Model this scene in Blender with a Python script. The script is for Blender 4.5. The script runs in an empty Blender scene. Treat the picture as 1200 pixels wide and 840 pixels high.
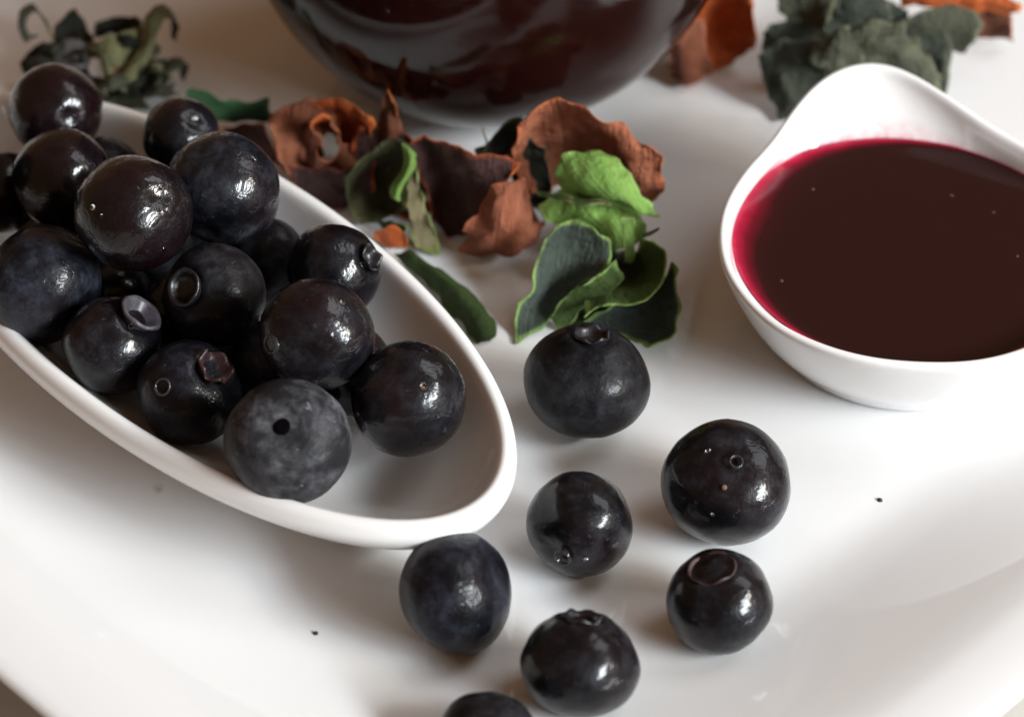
import bpy, bmesh, math, random
from mathutils import Vector, Matrix, Quaternion, noise

CM = 0.01
scn = bpy.context.scene
COL = scn.collection
rnd = random.Random(11)

# ------------------------------------------------------------------ camera
EL, DIST, FPX = math.radians(42), 30.0, 2903.0
CAM = Vector((0, -DIST * math.cos(EL), DIST * math.sin(EL)))       # centimetres
FWD = Vector((0, math.cos(EL), -math.sin(EL)))
RGT = Vector((1, 0, 0))
UPV = Vector((0, math.sin(EL), math.cos(EL)))
cd = bpy.data.cameras.new('camera'); cam = bpy.data.objects.new('camera', cd); COL.objects.link(cam)
cam.location = CAM * CM
cam.rotation_euler = (math.pi / 2 - EL, 0, 0)
cd.sensor_width = 36; cd.lens = 36 * FPX / 1200
cd.clip_start = 0.01; cd.clip_end = 50
cd.dof.use_dof = True; cd.dof.focus_distance = 0.278; cd.dof.aperture_fstop = 18.5; cd.dof.aperture_blades = 7
scn.camera = cam

# ------------------------------------------------------------------ light
w = bpy.data.worlds.new('World'); scn.world = w; w.use_nodes = True
w.node_tree.nodes['Background'].inputs[0].default_value = (1.0, 0.55, 0.29, 1)
w.node_tree.nodes['Background'].inputs[1].default_value = 0.205
scn.view_settings.view_transform = 'Standard'; scn.view_settings.look = 'None'
scn.view_settings.exposure = 0.0; scn.view_settings.gamma = 1.0
scn.cycles.use_denoising = True
scn.cycles.max_bounces = 10; scn.cycles.transmission_bounces = 8
scn.cycles.sample_clamp_indirect = 4.0

def area(name, loc, target, sx, sy, power, color):
    d = bpy.data.lights.new(name, 'AREA'); d.shape = 'RECTANGLE'; d.size = sx; d.size_y = sy
    d.energy = power; d.color = color
    o = bpy.data.objects.new(name, d); COL.objects.link(o)
    o.location = loc
    o.rotation_euler = (Vector(target) - Vector(loc)).to_track_quat('-Z', 'Z').to_euler()
    return o
# a window to the right front: three tall panes
for i, (off, wd, hgt, pw, c) in enumerate(((-0.165, 0.135, 0.56, 12.6, (0.86, 0.94, 1.0)), (0.0, 0.135, 0.56, 12.6, (0.86, 0.94, 1.0)), (0.165, 0.12, 0.56, 9.8, (1.0, 0.95, 0.84)))):
    az = math.atan2(-0.52, 0.85)
    base = Vector((math.cos(az), math.sin(az), 0)) * 1.15
    side = Vector((-math.sin(az), math.cos(az), 0))
    area('window_pane_light', base + side * off + Vector((0, 0, 0.60)), (0, 0, 0), wd, hgt, pw, c)

# added fill lamp, higher and further back on the right
area('side_fill_light', (0.86, 0.36, 1.05), (0, 0.02, 0), 0.75, 0.60, 5.5, (0.93, 0.965, 1.0))

# ------------------------------------------------------------------ helpers
def at(u, v, z):
    """point of the photograph on the level z (cm)"""
    d = FWD + RGT * ((u - 600) / FPX) - UPV * ((v - 420) / FPX)
    t = (z - CAM.z) / d.z
    return CAM + d * t

def camdir(r, u, t):
    """direction given as right, up, toward the viewer"""
    return (RGT * r + UPV * u - FWD * t).normalized()

def tag(o, label=None, cat=None, group=None, kind=None):
    if label: o['label'] = label
    if cat: o['category'] = cat
    if group: o['group'] = group
    if kind: o['kind'] = kind
    return o

def link(name, me, parent=None, mats=()):
    o = bpy.data.objects.new(name, me); COL.objects.link(o)
    for m in mats: me.materials.append(m)
    if parent: o.parent = parent
    return o

def empty(name, loc):
    o = bpy.data.objects.new(name, None); COL.objects.link(o)
    o.empty_display_size = 0.01; o.location = Vector(loc) * CM
    return o

def mesh_from(name, verts, faces, uvs=None, smooth=True, origin=(0, 0, 0)):
    me = bpy.data.meshes.new(name)
    og = Vector(origin)
    me.from_pydata([(Vector(v) - og) * CM for v in verts], [], faces)
    if smooth: me.polygons.foreach_set('use_smooth', [True] * len(me.polygons))
    if uvs:
        l = me.uv_layers.new(name='uv')
        for p in me.polygons:
            for li in p.loop_indices: l.data[li].uv = uvs[me.loops[li].vertex_index]
    me.update()
    return me

def rings(loops, cap_first=False, cap_last=False):
    n = len(loops[0]); vs = [p for l in loops for p in l]; fs = []
    for i in range(len(loops) - 1):
        for j in range(n):
            a = i * n + j; b = i * n + (j + 1) % n
            fs.append((a, b, b + n, a + n))
    if cap_first: fs.append(tuple(reversed(range(n))))
    if cap_last: fs.append(tuple(range((len(loops) - 1) * n, len(loops) * n)))
    return vs, fs

def catmull(pts, t):
    n = len(pts) - 1
    if n == 0: return pts[0]
    x = min(max(t, 0), 1) * n; i = min(int(x), n - 1); f = x - i
    p1, p2 = pts[i], pts[i + 1]
    p0 = pts[i - 1] if i > 0 else p1 * 2 - p2
    p3 = pts[i + 2] if i + 2 <= n else p2 * 2 - p1
    return 0.5 * ((2 * p1) + (p2 - p0) * f + (2 * p0 - 5 * p1 + 4 * p2 - p3) * f * f + (3 * p1 - p0 - 3 * p2 + p3) * f ** 3)

def smoothstep(a, b, x):
    t = min(max((x - a) / (b - a), 0), 1); return t * t * (3 - 2 * t)

# ------------------------------------------------------------------ materials
class NT:
    def __init__(s, name):
        s.m = bpy.data.materials.new(name); s.m.use_nodes = True
        s.t = s.m.node_tree; s.b = s.t.nodes['Principled BSDF']
    def n(s, typ, **kw):
        o = s.t.nodes.new(typ)
        for k, v in kw.items(): setattr(o, k, v)
        return o
    def l(s, a, b): s.t.links.new(a, b)
    def noise(s, vec, scale, detail=4, rough=0.55, dist=0.0):
        o = s.n('ShaderNodeTexNoise'); o.inputs['Scale'].default_value = scale
        o.inputs['Detail'].default_value = detail; o.inputs['Roughness'].default_value = rough
        o.inputs['Distortion'].default_value = dist
        if vec is not None: s.l(vec, o.inputs['Vector'])
        return o.outputs['Fac']
    def ramp(s, fac, stops):
        o = s.n('ShaderNodeValToRGB'); s.l(fac, o.inputs['Fac'])
        e = o.color_ramp.elements
        while len(e) < len(stops): e.new(0.5)
        for k, (p, c) in zip(e, stops):
            k.position = p; k.color = (c, c, c, 1) if isinstance(c, (int, float)) else (*c, 1)
        return o.outputs['Color']
    def mix(s, fac, a, b):
        o = s.n('ShaderNodeMix', data_type='RGBA')
        for inp, v in ((o.inputs['Factor'], fac), (o.inputs[6], a), (o.inputs[7], b)):
            if isinstance(v, (int, float)): inp.default_value = v
            elif isinstance(v, tuple): inp.default_value = (*v, 1)
            else: s.l(v, inp)
        return o.outputs[2]
    def math(s, op, a, b=0.0):
        o = s.n('ShaderNodeMath', operation=op)
        for inp, v in ((o.inputs[0], a), (o.inputs[1], b)):
            if isinstance(v, (int, float)): inp.default_value = v
            else: s.l(v, inp)
        return o.outputs[0]
    def bump(s, h, strength, dist):
        o = s.n('ShaderNodeBump'); o.inputs['Strength'].default_value = strength
        o.inputs['Distance'].default_value = dist; s.l(h, o.inputs['Height'])
        return o.outputs['Normal']
    def setv(s, **kw):
        for k, v in kw.items():
            i = s.b.inputs[k]
            if isinstance(v, (int, float)): i.default_value = v
            elif isinstance(v, tuple): i.default_value = (*v, 1)
            else: s.l(v, i)

def porcelain(name, color, rough, stain=False):
    k = NT(name); tc = k.n('ShaderNodeTexCoord').outputs['Object']
    n1 = k.noise(tc, 14, 3); n2 = k.noise(tc, 420, 2)
    c = k.mix(k.ramp(n1, ((0.3, 0.0), (0.75, 1.0))), color, tuple(x * 0.965 for x in color))
    if stain:
        a = k.n('ShaderNodeAttribute', attribute_name='stain').outputs['Fac']
        n3 = k.noise(tc, 520, 4, 0.6); 
        f = k.math('MULTIPLY', a, k.ramp(n3, ((0.30, 0.25), (0.62, 1.0))))
        c = k.mix(f, c, (0.50, 0.018, 0.075))
    k.setv(**{'Base Color': c, 'Roughness': rough, 'IOR': 1.5, 'Coat Weight': 0.3, 'Coat Roughness': 0.03, 'Normal': k.bump(n2, 0.03, 0.0004)})
    return k.m

def berry_mat(name, skin, wine, bloom, bloom_amt, rough, coat, coat_bump, speck=0.4):
    k = NT(name); tcn = k.n('ShaderNodeTexCoord').outputs['Object']
    info = k.n('ShaderNodeObjectInfo').outputs['Random']
    mp = k.n('ShaderNodeVectorMath', operation='ADD'); k.l(tcn, mp.inputs[0])
    cx = k.n('ShaderNodeCombineXYZ'); k.l(info, cx.inputs[0]); k.l(k.math('MULTIPLY', info, 7.3), cx.inputs[1])
    k.l(cx.outputs[0], mp.inputs[1]); tc = mp.outputs[0]
    big = k.noise(tc, 170, 5, 0.66, 0.2); mid = k.noise(tc, 680, 5, 0.72, 0.25); fine = k.noise(tc, 2600, 3, 0.6)
    sk = k.mix(k.ramp(k.noise(tc, 95, 2), ((0.42, 0.0), (0.62, 1.0))), skin, wine)
    m1 = k.math('MULTIPLY', k.ramp(big, ((0.42, 0.05), (0.64, 1.0))), k.ramp(mid, ((0.34, 0.12), (0.66, 1.0))))
    m2 = k.math('MULTIPLY', m1, k.ramp(fine, ((0.25, 0.55), (0.75, 1.0))))
    # the waxy bloom is thicker near the crown
    sep = k.n('ShaderNodeSeparateXYZ'); k.l(tcn, sep.inputs[0])
    amt = k.math('MULTIPLY', m2, bloom_amt)
    col = k.mix(amt, sk, bloom)
    sp = k.math('MULTIPLY', k.ramp(k.noise(tc, 900, 2), ((0.70, 0.0), (0.78, 1.0))), speck)
    col = k.mix(sp, col, tuple(min(1, x * 1.6) for x in bloom))
    rg = k.math('ADD', k.math('MULTIPLY', amt, 0.30), k.math('ADD', rough, k.math('MULTIPLY', fine, 0.10)))
    wr = k.noise(tc, 700, 4, 0.6, 1.2)
    h = k.math('ADD', k.math('MULTIPLY', fine, 0.25), k.math('MULTIPLY', wr, 0.9))
    k.setv(**{'Base Color': col, 'Roughness': rg, 'IOR': 1.45, 'Specular IOR Level': 0.15, 'Normal': k.bump(h, 0.22, 0.0005)})
    if coat:
        wn = k.noise(tc, 380, 3, 0.55, 1.0)
        k.setv(**{'Coat Weight': coat, 'Coat Roughness': 0.03, 'Coat IOR': 1.32, 'Coat Normal': k.bump(wn, coat_bump, 0.0012)})
    return k.m

def petal_mat(name, a, b, edge, edge_w, vein, rough=0.72, vein_scale=26, blotch=0.35, edge_even=False):
    """dried plant skin: two tones, fibres along the petal, a rim of its own colour"""
    k = NT(name)
    uv = k.n('ShaderNodeUVMap', uv_map='uv').outputs[0]
    tc = k.n('ShaderNodeTexCoord').outputs['Object']
    n1 = k.noise(tc, 170, 5, 0.62, 0.4); n2 = k.noise(tc, 900, 4, 0.65); n3 = k.noise(tc, 60, 2)
    mp = k.n('ShaderNodeMapping'); mp.inputs['Scale'].default_value = (vein_scale, 1.6, 1); k.l(uv, mp.inputs['Vector'])
    v = k.noise(mp.outputs[0], 1.0, 4, 0.6, 0.35)
    c = k.mix(k.ramp(n1, ((0.36, 0.0), (0.64, 1.0))), a, b)
    c = k.mix(k.math('MULTIPLY', k.ramp(v, ((0.48, 0.0), (0.66, 1.0))), 0.45), c, vein)
    c = k.mix(k.math('MULTIPLY', k.ramp(n3, ((0.48, 0.0), (0.66, 1.0))), blotch), c, tuple(x * 0.35 for x in a))
    c = k.mix(k.math('MULTIPLY', k.ramp(n2, ((0.60, 0.0), (0.76, 1.0))), 0.22), c, tuple(min(1, x * 1.7) for x in b))
    sp = k.n('ShaderNodeSeparateXYZ'); k.l(uv, sp.inputs[0])
    dx = k.math('MINIMUM', sp.outputs[0], k.math('SUBTRACT', 1.0, sp.outputs[0]))
    dy = k.math('MINIMUM', sp.outputs[1], k.math('SUBTRACT', 1.0, sp.outputs[1]))
    d = k.math('ADD', k.math('MINIMUM', dx, dy), k.math('MULTIPLY', k.math('SUBTRACT', n1, 0.5), edge_w * 1.2))
    e = k.n('ShaderNodeMapRange'); e.inputs['From Min'].default_value = edge_w * 0.35; e.inputs['From Max'].default_value = max(edge_w, 0.001)
    e.inputs['To Min'].default_value = 1; e.inputs['To Max'].default_value = 0; k.l(d, e.inputs['Value'])
    c = k.mix(k.math('MULTIPLY', e.outputs[0], k.ramp(k.noise(tc, 110, 3, 0.6), ((0.34, 0.65 if edge_even else 0.12), (0.60, 1.0)))), c, edge)
    h = k.math('ADD', k.math('MULTIPLY', v, 0.45), k.math('ADD', k.math('MULTIPLY', n2, 0.5), n1))
    k.setv(**{'Base Color': c, 'Roughness': rough, 'Specular IOR Level': 0.3, 'Normal': k.bump(h, 1.0, 0.0014)})
    return k.m

def plain(name, color, rough=0.5, var=0.25, scale=600, **kw):
    k = NT(name); tc = k.n('ShaderNodeTexCoord').outputs['Object']
    n1 = k.noise(tc, scale, 4)
    c = k.mix(k.ramp(n1, ((0.3, 0.0), (0.7, 1.0))), color, tuple(x * (1 - var) for x in color))
    k.setv(**{'Base Color': c, 'Roughness': rough, 'Normal': k.bump(n1, 0.3, 0.0004)}); k.setv(**kw)
    return k.m

M_PLATE = porcelain('plate_porcelain', (0.785, 0.79, 0.795), 0.06)
M_DISH = porcelain('dish_porcelain', (0.82, 0.815, 0.81), 0.09)
M_SAUCE_DISH = porcelain('sauce_dish_porcelain', (0.83, 0.825, 0.825), 0.09, stain=True)

# ------------------------------------------------------------------ table
def cloth():
    k = NT('table_cloth'); tc = k.n('ShaderNodeTexCoord').outputs['Object']
    wv = k.n('ShaderNodeTexWave', wave_type='BANDS', bands_direction='X'); wv.inputs['Scale'].default_value = 520; k.l(tc, wv.inputs['Vector'])
    wv2 = k.n('ShaderNodeTexWave', wave_type='BANDS', bands_direction='Y'); wv2.inputs['Scale'].default_value = 520; k.l(tc, wv2.inputs['Vector'])
    h = k.math('ADD', wv.outputs['Fac'], wv2.outputs['Fac'])
    n = k.noise(tc, 40, 4)
    k.setv(**{'Base Color': k.mix(n, (0.53, 0.50, 0.46), (0.58, 0.55, 0.51)), 'Roughness': 0.9, 'Normal': k.bump(h, 0.02, 0.0001)})
    return k.m
def sheet(name, half, z, n=24):
    vs = [((i / n * 2 - 1) * half, (j / n * 2 - 1) * half, z + 0.08 * noise.noise(Vector((i * .9, j * .9, 0)))) for j in range(n + 1) for i in range(n + 1)]
    fs = [(j * (n + 1) + i, j * (n + 1) + i + 1, (j + 1) * (n + 1) + i + 1, (j + 1) * (n + 1) + i) for j in range(n) for i in range(n)]
    return mesh_from(name, vs, fs)
tag(link('table_surface', sheet('table_surface', 90, -1.1), None, [cloth()]), kind='structure')

# ------------------------------------------------------------------ plate
def build_plate():
    H, cx, cy, N = 13.5, 0.1, 8.1, 320
    def outline(th, s):
        c, q = abs(math.cos(th)), abs(math.sin(th))
        r = H * s / ((c ** 5.5 + q ** 5.5) ** (1 / 5.5))
        a = th + math.radians(45)
        return cx + r * math.cos(a), cy + r * math.sin(a)
    prof = [(0.0, 0.0), (0.2, 0.0), (0.4, 0.0), (0.6, 0.0), (0.76, 0.0), (0.775, 0.004), (0.798, 0.05), (0.83, 0.178), (0.86, 0.306), (0.89, 0.434), (0.915, 0.541), (0.936, 0.622), (0.950, 0.656), (0.970, 0.672), (0.986, 0.680),
            (0.994, 0.674), (0.999, 0.647), (1.0, 0.609), (0.996, 0.569), (0.98, 0.51), (0.94, 0.38), (0.89, 0.14), (0.85, -0.04), (0.81, -0.22), (0.77, -0.40), (0.74, -0.50), (0.72, -0.88), (0.705, -0.90), (0.69, -0.86), (0.68, -0.50), (0.3, -0.48), (0.02, -0.48)]
    loops = []
    for s, z in prof[1:]:
        loops.append([(*outline(2 * math.pi * j / N, s), z) for j in range(N)])
    vs, fs = rings(loops, cap_first=True, cap_last=True)
    o = link('serving_plate', mesh_from('serving_plate', vs, fs), None, [M_PLATE])
    return tag(o, 'large glossy white square plate that everything stands on, corner toward the viewer', 'plate')
build_plate()

# ------------------------------------------------------------------ oval dish with the berries
def build_oval_dish():
    c = Vector((-3.727, -0.22, 0)); ax = Vector((0.683, -0.730, 0)); ay = Vector((0.730, 0.683, 0))
    A, B, N = 5.03, 2.19, 160
    prof = [(1.42, 0.08), (1.38, 0.02), (1.30, 0.0), (1.20, 0.05), (1.05, 0.17), (0.78, 0.37), (0.50, 0.58), (0.24, 0.80), (0.07, 0.98), (0.005, 1.12), (0.0, 1.20), (0.03, 1.28), (0.09, 1.335), (0.16, 1.345), (0.22, 1.31), (0.265, 1.24),
            (0.34, 1.11), (0.48, 0.92), (0.74, 0.70), (1.05, 0.52), (1.4, 0.39), (1.7, 0.33), (1.95, 0.31)]
    loops = []
    for d, z in prof:
        l = []
        for j in range(N):
            t = 2 * math.pi * j / N
            p = c + ax * ((A - d) * math.cos(t)) + ay * ((B - d) * math.sin(t))
            l.append((p.x, p.y, z))
        loops.append(l)
    vs, fs = rings(loops, cap_first=True, cap_last=True)
    o = link('oval_dish', mesh_from('oval_dish', vs, fs), None, [M_DISH])
    sub = o.modifiers.new('smooth', 'SUBSURF'); sub.levels = 1; sub.render_levels = 1
    return tag(o, 'long white oval porcelain dish heaped with blueberries', 'dish')
build_oval_dish()

def build_floor_shade():  # added dark sheet paints shade under the berries, browner and paler at its edge
    k = NT('dish_floor_shade'); a = k.n('ShaderNodeAttribute', attribute_name='thin').outputs['Fac']
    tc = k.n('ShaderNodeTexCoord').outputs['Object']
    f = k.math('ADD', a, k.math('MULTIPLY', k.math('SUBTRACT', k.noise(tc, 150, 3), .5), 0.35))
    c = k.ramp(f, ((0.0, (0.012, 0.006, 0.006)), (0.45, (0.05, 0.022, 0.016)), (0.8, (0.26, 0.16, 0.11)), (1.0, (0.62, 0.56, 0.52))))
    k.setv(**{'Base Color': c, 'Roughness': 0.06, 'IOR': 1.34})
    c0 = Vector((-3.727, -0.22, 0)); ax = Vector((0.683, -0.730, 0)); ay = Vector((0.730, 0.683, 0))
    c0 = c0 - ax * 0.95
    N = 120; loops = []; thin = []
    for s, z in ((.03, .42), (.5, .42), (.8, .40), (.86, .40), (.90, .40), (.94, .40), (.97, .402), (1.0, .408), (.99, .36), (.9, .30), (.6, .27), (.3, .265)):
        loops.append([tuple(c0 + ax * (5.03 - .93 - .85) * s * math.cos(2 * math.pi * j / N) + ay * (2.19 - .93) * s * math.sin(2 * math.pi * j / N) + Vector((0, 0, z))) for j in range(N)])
        thin += [smoothstep(.84, 1.0, s)] * N  # fades the painted shade toward the edge of the sheet
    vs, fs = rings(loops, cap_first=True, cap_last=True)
    me = mesh_from('dish_floor_shade', vs, fs)
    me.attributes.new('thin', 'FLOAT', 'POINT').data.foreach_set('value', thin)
    tag(link('dish_floor_shade', me, None, [k.m]), 'dark sheet painted as shade on the floor of the oval dish under the berries', 'juice')
build_floor_shade()

# ------------------------------------------------------------------ sauce dish
SC = Vector((4.75, 0.65, 0))
def polar_table(pts):
    t = []
    for u, v, z in pts:
        p = at(u, v, z) - SC
        t.append((math.atan2(p.y, p.x) % (2 * math.pi), math.hypot(p.x, p.y), z))
    return sorted(t)
RIM = polar_table([(1020, 74, 1.80), (990, 80, 1.78), (960, 97, 1.72), (930, 132, 1.62), (905, 170, 1.53), (870, 207, 1.45), (848, 245, 1.41), (842, 285, 1.40), (850, 322, 1.40), (870, 352, 1.40), (900, 382, 1.40),
                   (950, 408, 1.40), (1010, 426, 1.40), (1080, 433, 1.40), (1150, 431, 1.40), (1045, 78, 1.79), (1062, 86, 1.76), (1100, 110, 1.67), (1150, 144, 1.55), (1198, 172, 1.46)])
RIM = sorted(RIM + [(math.radians(a) % (2 * math.pi), 2.40, 1.40) for a in (-60, -42, -24, -6, 12, 28)])
def lookup(tab, th, k):
    th %= 2 * math.pi; n = len(tab)
    for i in range(n):
        a, b = tab[i], tab[(i + 1) % n]
        a0 = a[0]; b0 = b[0] + (2 * math.pi if i == n - 1 else 0)
        x = th if th >= a0 or i < n - 1 else th + 2 * math.pi
        if i == n - 1 and th < tab[0][0]: x = th + 2 * math.pi
        if a0 <= x <= b0: return a[k] + (b[k] - a[k]) * (x - a0) / max(b0 - a0, 1e-6)
    return tab[0][k]
def smooth_rim(th, k):
    return sum(lookup(RIM, th + math.radians(d), k) * g for d, g in ((-8, .12), (-4, .23), (0, .3), (4, .23), (8, .12)))
def build_sauce_dish():
    N = 180; loops = []; stain = []
    LZ = 1.19
    def sec(th):
        R, Z = smooth_rim(th, 1), smooth_rim(th, 2)
        F = 1.62
        g = lambda q: F + (R - F) * q
        rl = 2.13 + 0.02 * math.sin(3 * th + 1)
        ri = R - 0.165
        return [(1.3, .12), (1.38, .03), (1.46, 0.0), (1.58, 0.0), (1.64, .05), (1.68, .14), (g(.30), .34), (g(.58), .66), (g(.78), .66 + (Z - .66) * .42), (g(.90), .66 + (Z - .66) * .70), (g(.965), Z - .10), (R, Z - .02), (R + .005, Z + .035), (R - .025, Z + .06), (R - .065, Z + .065), (R - .105, Z + .04), (R - .135, Z - .03),
                (ri, Z - .12), (ri + (rl - ri) * .45, LZ + (Z - .12 - LZ) * .50), (rl + (ri - rl) * .12, LZ + .03), (rl, LZ), (rl - .05, LZ - .12), (1.9, .72), (1.6, .46), (1.1, .32), (.5, .28)]
    P = [sec(2 * math.pi * j / N) for j in range(N)]
    for i in range(len(P[0])):
        loops.append([(SC.x + P[j][i][0] * math.cos(2 * math.pi * j / N), SC.y + P[j][i][0] * math.sin(2 * math.pi * j / N), P[j][i][1]) for j in range(N)])
        for j in range(N):
            a = 360 * j / N
            s = 0.0
            side = max(0, 1 - abs(((a - 168 + 180) % 360) - 180) / 48)      # smeared on the side by the left berries
            back = max(0, 1 - abs(((a - 95 + 180) % 360) - 180) / 70)
            if i == 17: s = 0.28 * side
            if i == 18: s = 0.62 * side
            if i == 19: s = 0.45 + 0.5 * side
            if i >= 20: s = 1.0
            stain.append(s)
    vs, fs = rings(loops, cap_first=True, cap_last=True)
    me = mesh_from('sauce_dish', vs, fs)
    at_ = me.attributes.new('stain', 'FLOAT', 'POINT'); at_.data.foreach_set('value', stain)
    o = link('sauce_dish', me, None, [M_SAUCE_DISH])
    sub = o.modifiers.new('smooth', 'SUBSURF'); sub.levels = 1; sub.render_levels = 1
    return tag(o, 'small white round dish with a pulled up pointed lip, filled with dark sauce', 'dish')
build_sauce_dish()

def build_sauce():
    k = NT('berry_sauce'); tc = k.n('ShaderNodeTexCoord').outputs['Object']
    a = k.n('ShaderNodeAttribute', attribute_name='thin').outputs['Fac']
    nz = k.noise(tc, 260, 3)
    f = k.math('ADD', a, k.math('MULTIPLY', k.math('SUBTRACT', nz, .5), 0.22))
    c = k.ramp(f, ((0.0, (0.0200, 0.0060, 0.0056)), (0.36, (0.030, 0.0055, 0.0065)), (0.72, (0.13, 0.006, 0.016)), (0.93, (0.33, 0.010, 0.036)), (1.0, (0.44, 0.035, 0.08))))
    k.setv(**{'Base Color': c, 'Roughness': 0.10, 'IOR': 1.36, 'Specular IOR Level': 0.5, 'Normal': k.bump(k.noise(tc, 90, 3), 0.06, 0.0012)})
    N = 180; loops = []; thin = []
    for s, dz in ((0.02, 0), (0.4, 0), (0.7, 0), (0.82, 0), (0.86, 0), (0.90, 0.0), (0.93, 0.002), (0.955, 0.005), (0.975, 0.012), (0.99, 0.022), (1.0, 0.030)):
        l = []
        for j in range(N):
            th = 2 * math.pi * j / N
            rl = (2.15 + 0.02 * math.sin(3 * th + 1)) * s
            l.append((SC.x + rl * math.cos(th), SC.y + rl * math.sin(th), 1.197 + dz))
            a = math.degrees(th)
            q = max(0, 1 - abs(((a - 158 + 180) % 360) - 180) / 95)          # the film is thin along the back left side
            wdt = 0.022 + 0.20 * q ** 1.5
            thin.append(smoothstep(1 - wdt * 1.5, 1.0, s) ** 0.9)
        loops.append(l)
    # the body of the liquid below its surface
    for s, z in ((0.985, 1.06), (0.90, 0.74), (0.74, 0.48), (0.5, 0.345)):
        loops.append([(SC.x + 2.04 * s * math.cos(2 * math.pi * j / N), SC.y + 2.04 * s * math.sin(2 * math.pi * j / N), z) for j in range(N)]); thin += [0.0] * N
    vs, fs = rings(loops, cap_first=True, cap_last=True)
    me = mesh_from('berry_sauce', vs, fs)
    me.attributes.new('thin', 'FLOAT', 'POINT').data.foreach_set('value', thin)
    o = link('berry_sauce', me, None, [k.m])
    tag(o, 'dark purple brown berry sauce with a crimson edge, filling the pointed dish', 'sauce')
    mb = plain('sauce_bubble', (0.10, 0.05, 0.045), 0.2)
    for u, v, r in ((1115, 229, .022), (1164, 249, .02), (953, 222, .018), (916, 329, .022), (1192, 300, .018)):
        p = at(u, v, 1.20)
        vv, ff = dome(p, Vector((0, 0, 1)), r, .5)
        link('bubble', mesh_from('bubble', vv, ff, origin=p), o, [mb]).location = p * CM
    return o

def dome(p, nrm, r, flat=0.6, n=12, m=5, sink=0.15):
    """a small bead resting on a surface"""
    q = Vector((0, 0, 1)).rotation_difference(nrm.normalized())
    loops = []
    for i in range(m + 1):
        a = math.pi / 2 * (i / m) * 0.97
        loops.append([p + q @ Vector((r * math.cos(a) * math.cos(2 * math.pi * j / n), r * math.cos(a) * math.sin(2 * math.pi * j / n), r * flat * (math.sin(a) - sink))) for j in range(n)])
    return rings(loops, cap_first=True, cap_last=True)
build_sauce()

# ------------------------------------------------------------------ glass jar
def lathe(prof, n=96, c=(0, 0)):
    loops = [[(c[0] + r * math.cos(2 * math.pi * j / n), c[1] + r * math.sin(2 * math.pi * j / n), z) for j in range(n)] for r, z in prof]
    return rings(loops, cap_first=True, cap_last=True)
def build_jar():
    JC = (-0.31, 5.95); R = 3.30
    k = NT('clear_glass'); k.setv(**{'Base Color': (0.95, 0.96, 0.96), 'Roughness': 0.10, 'Transmission Weight': 1.0, 'IOR': 1.36})
    q = NT('red_juice'); q.setv(**{'Base Color': q.mix(q.noise(q.n('ShaderNodeTexCoord').outputs['Object'], 45, 2), (0.017, 0.0042, 0.0034), (0.027, 0.0062, 0.0048)), 'Roughness': 0.5, 'IOR': 1.34, 'Specular IOR Level': 0.0})
    def bulb(rad, cz, a0, a1, n):
        return [(rad * math.sin(math.radians(a)), cz - rad * math.cos(math.radians(a))) for a in [a0 + (a1 - a0) * i / n for i in range(n + 1)]]
    cz = 3.12
    outer = [(0.5, .03), (0.95, .0), (1.08, .0), (1.16, .03)] + bulb(R, cz, 22, 152, 30)
    zt = outer[-1][1]
    outer += [(1.52, zt + .3), (1.48, zt + 1.2), (1.60, zt + 1.9), (1.70, zt + 2.05), (1.64, zt + 2.12)]
    inner = [(1.48, zt + 2.05), (1.36, zt + 1.2), (1.40, zt + .3)] + list(reversed(bulb(R - .24, cz + .17, 4, 151, 30)))
    root = empty('glass_carafe', (JC[0], JC[1], 0))
    tag(root, 'round bellied clear glass carafe of dark red juice at the back of the plate', 'carafe')
    vs, fs = lathe(outer + inner)
    link('glass_body', mesh_from('glass_body', vs, fs), root, [k.m])
    liq = bulb(R - .228, cz + .17, 3, 125, 28)
    vs, fs = lathe(liq + [(.1, liq[-1][1])])
    link('juice', mesh_from('juice', vs, fs), root, [q.m])
build_jar()

# ------------------------------------------------------------------ blueberries
SKIN = (0.0026, 0.0028, 0.0042)
BM = {
 'wet':   berry_mat('berry_wet', SKIN, (0.007, 0.003, 0.004), (0.034, 0.036, 0.046), 0.55, 0.24, 0.9, 0.22),
 'wine':  berry_mat('berry_wet_wine', (0.0036, 0.0024, 0.0030), (0.0068, 0.0021, 0.0028), (0.024, 0.020, 0.024), 0.30, 0.22, 1.0, 0.20),
 'blue':  berry_mat('berry_bloom_blue', (0.0032, 0.0034, 0.005), (0.005, 0.0035, 0.005), (0.050, 0.057, 0.082), 0.70, 0.28, 0.35, 0.3),
 'dusk':  berry_mat('berry_bloom_wet', SKIN, (0.006, 0.0035, 0.0045), (0.060, 0.066, 0.088), 0.60, 0.26, 0.9, 0.26),
 'grey':  berry_mat('berry_bloom_grey', (0.012, 0.0118, 0.014), (0.016, 0.013, 0.014), (0.175, 0.175, 0.195), 0.85, 0.38, 0.0, 0.0, 0.6),
 'matte': berry_mat('berry_matte', (0.0042, 0.0043, 0.0054), (0.0065, 0.0048, 0.0055), (0.050, 0.052, 0.062), 0.65, 0.30, 0.15, 0.2),
 'gloss': berry_mat('berry_gloss', (0.0026, 0.0028, 0.0040), (0.0055, 0.0026, 0.0034), (0.038, 0.041, 0.052), 0.65, 0.24, 0.7, 0.13),
}
CROWN = plain('berry_crown', (0.014, 0.012, 0.015), 0.36, 0.5, 900)
CROWN_RED = plain('berry_crown_red', (0.050, 0.022, 0.022), 0.45, 0.5, 900)
CROWN_PALE = plain('berry_crown_pale', (0.060, 0.054, 0.066), 0.40, 0.4, 900)
SCAR = plain('berry_scar', (0.20, 0.11, 0.06), 0.6, 0.4, 1200)
PIT = plain('berry_pit', (0.003, 0.0025, 0.003), 1.0, 0.3, 1200, **{'Specular IOR Level': 0.0})
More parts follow.
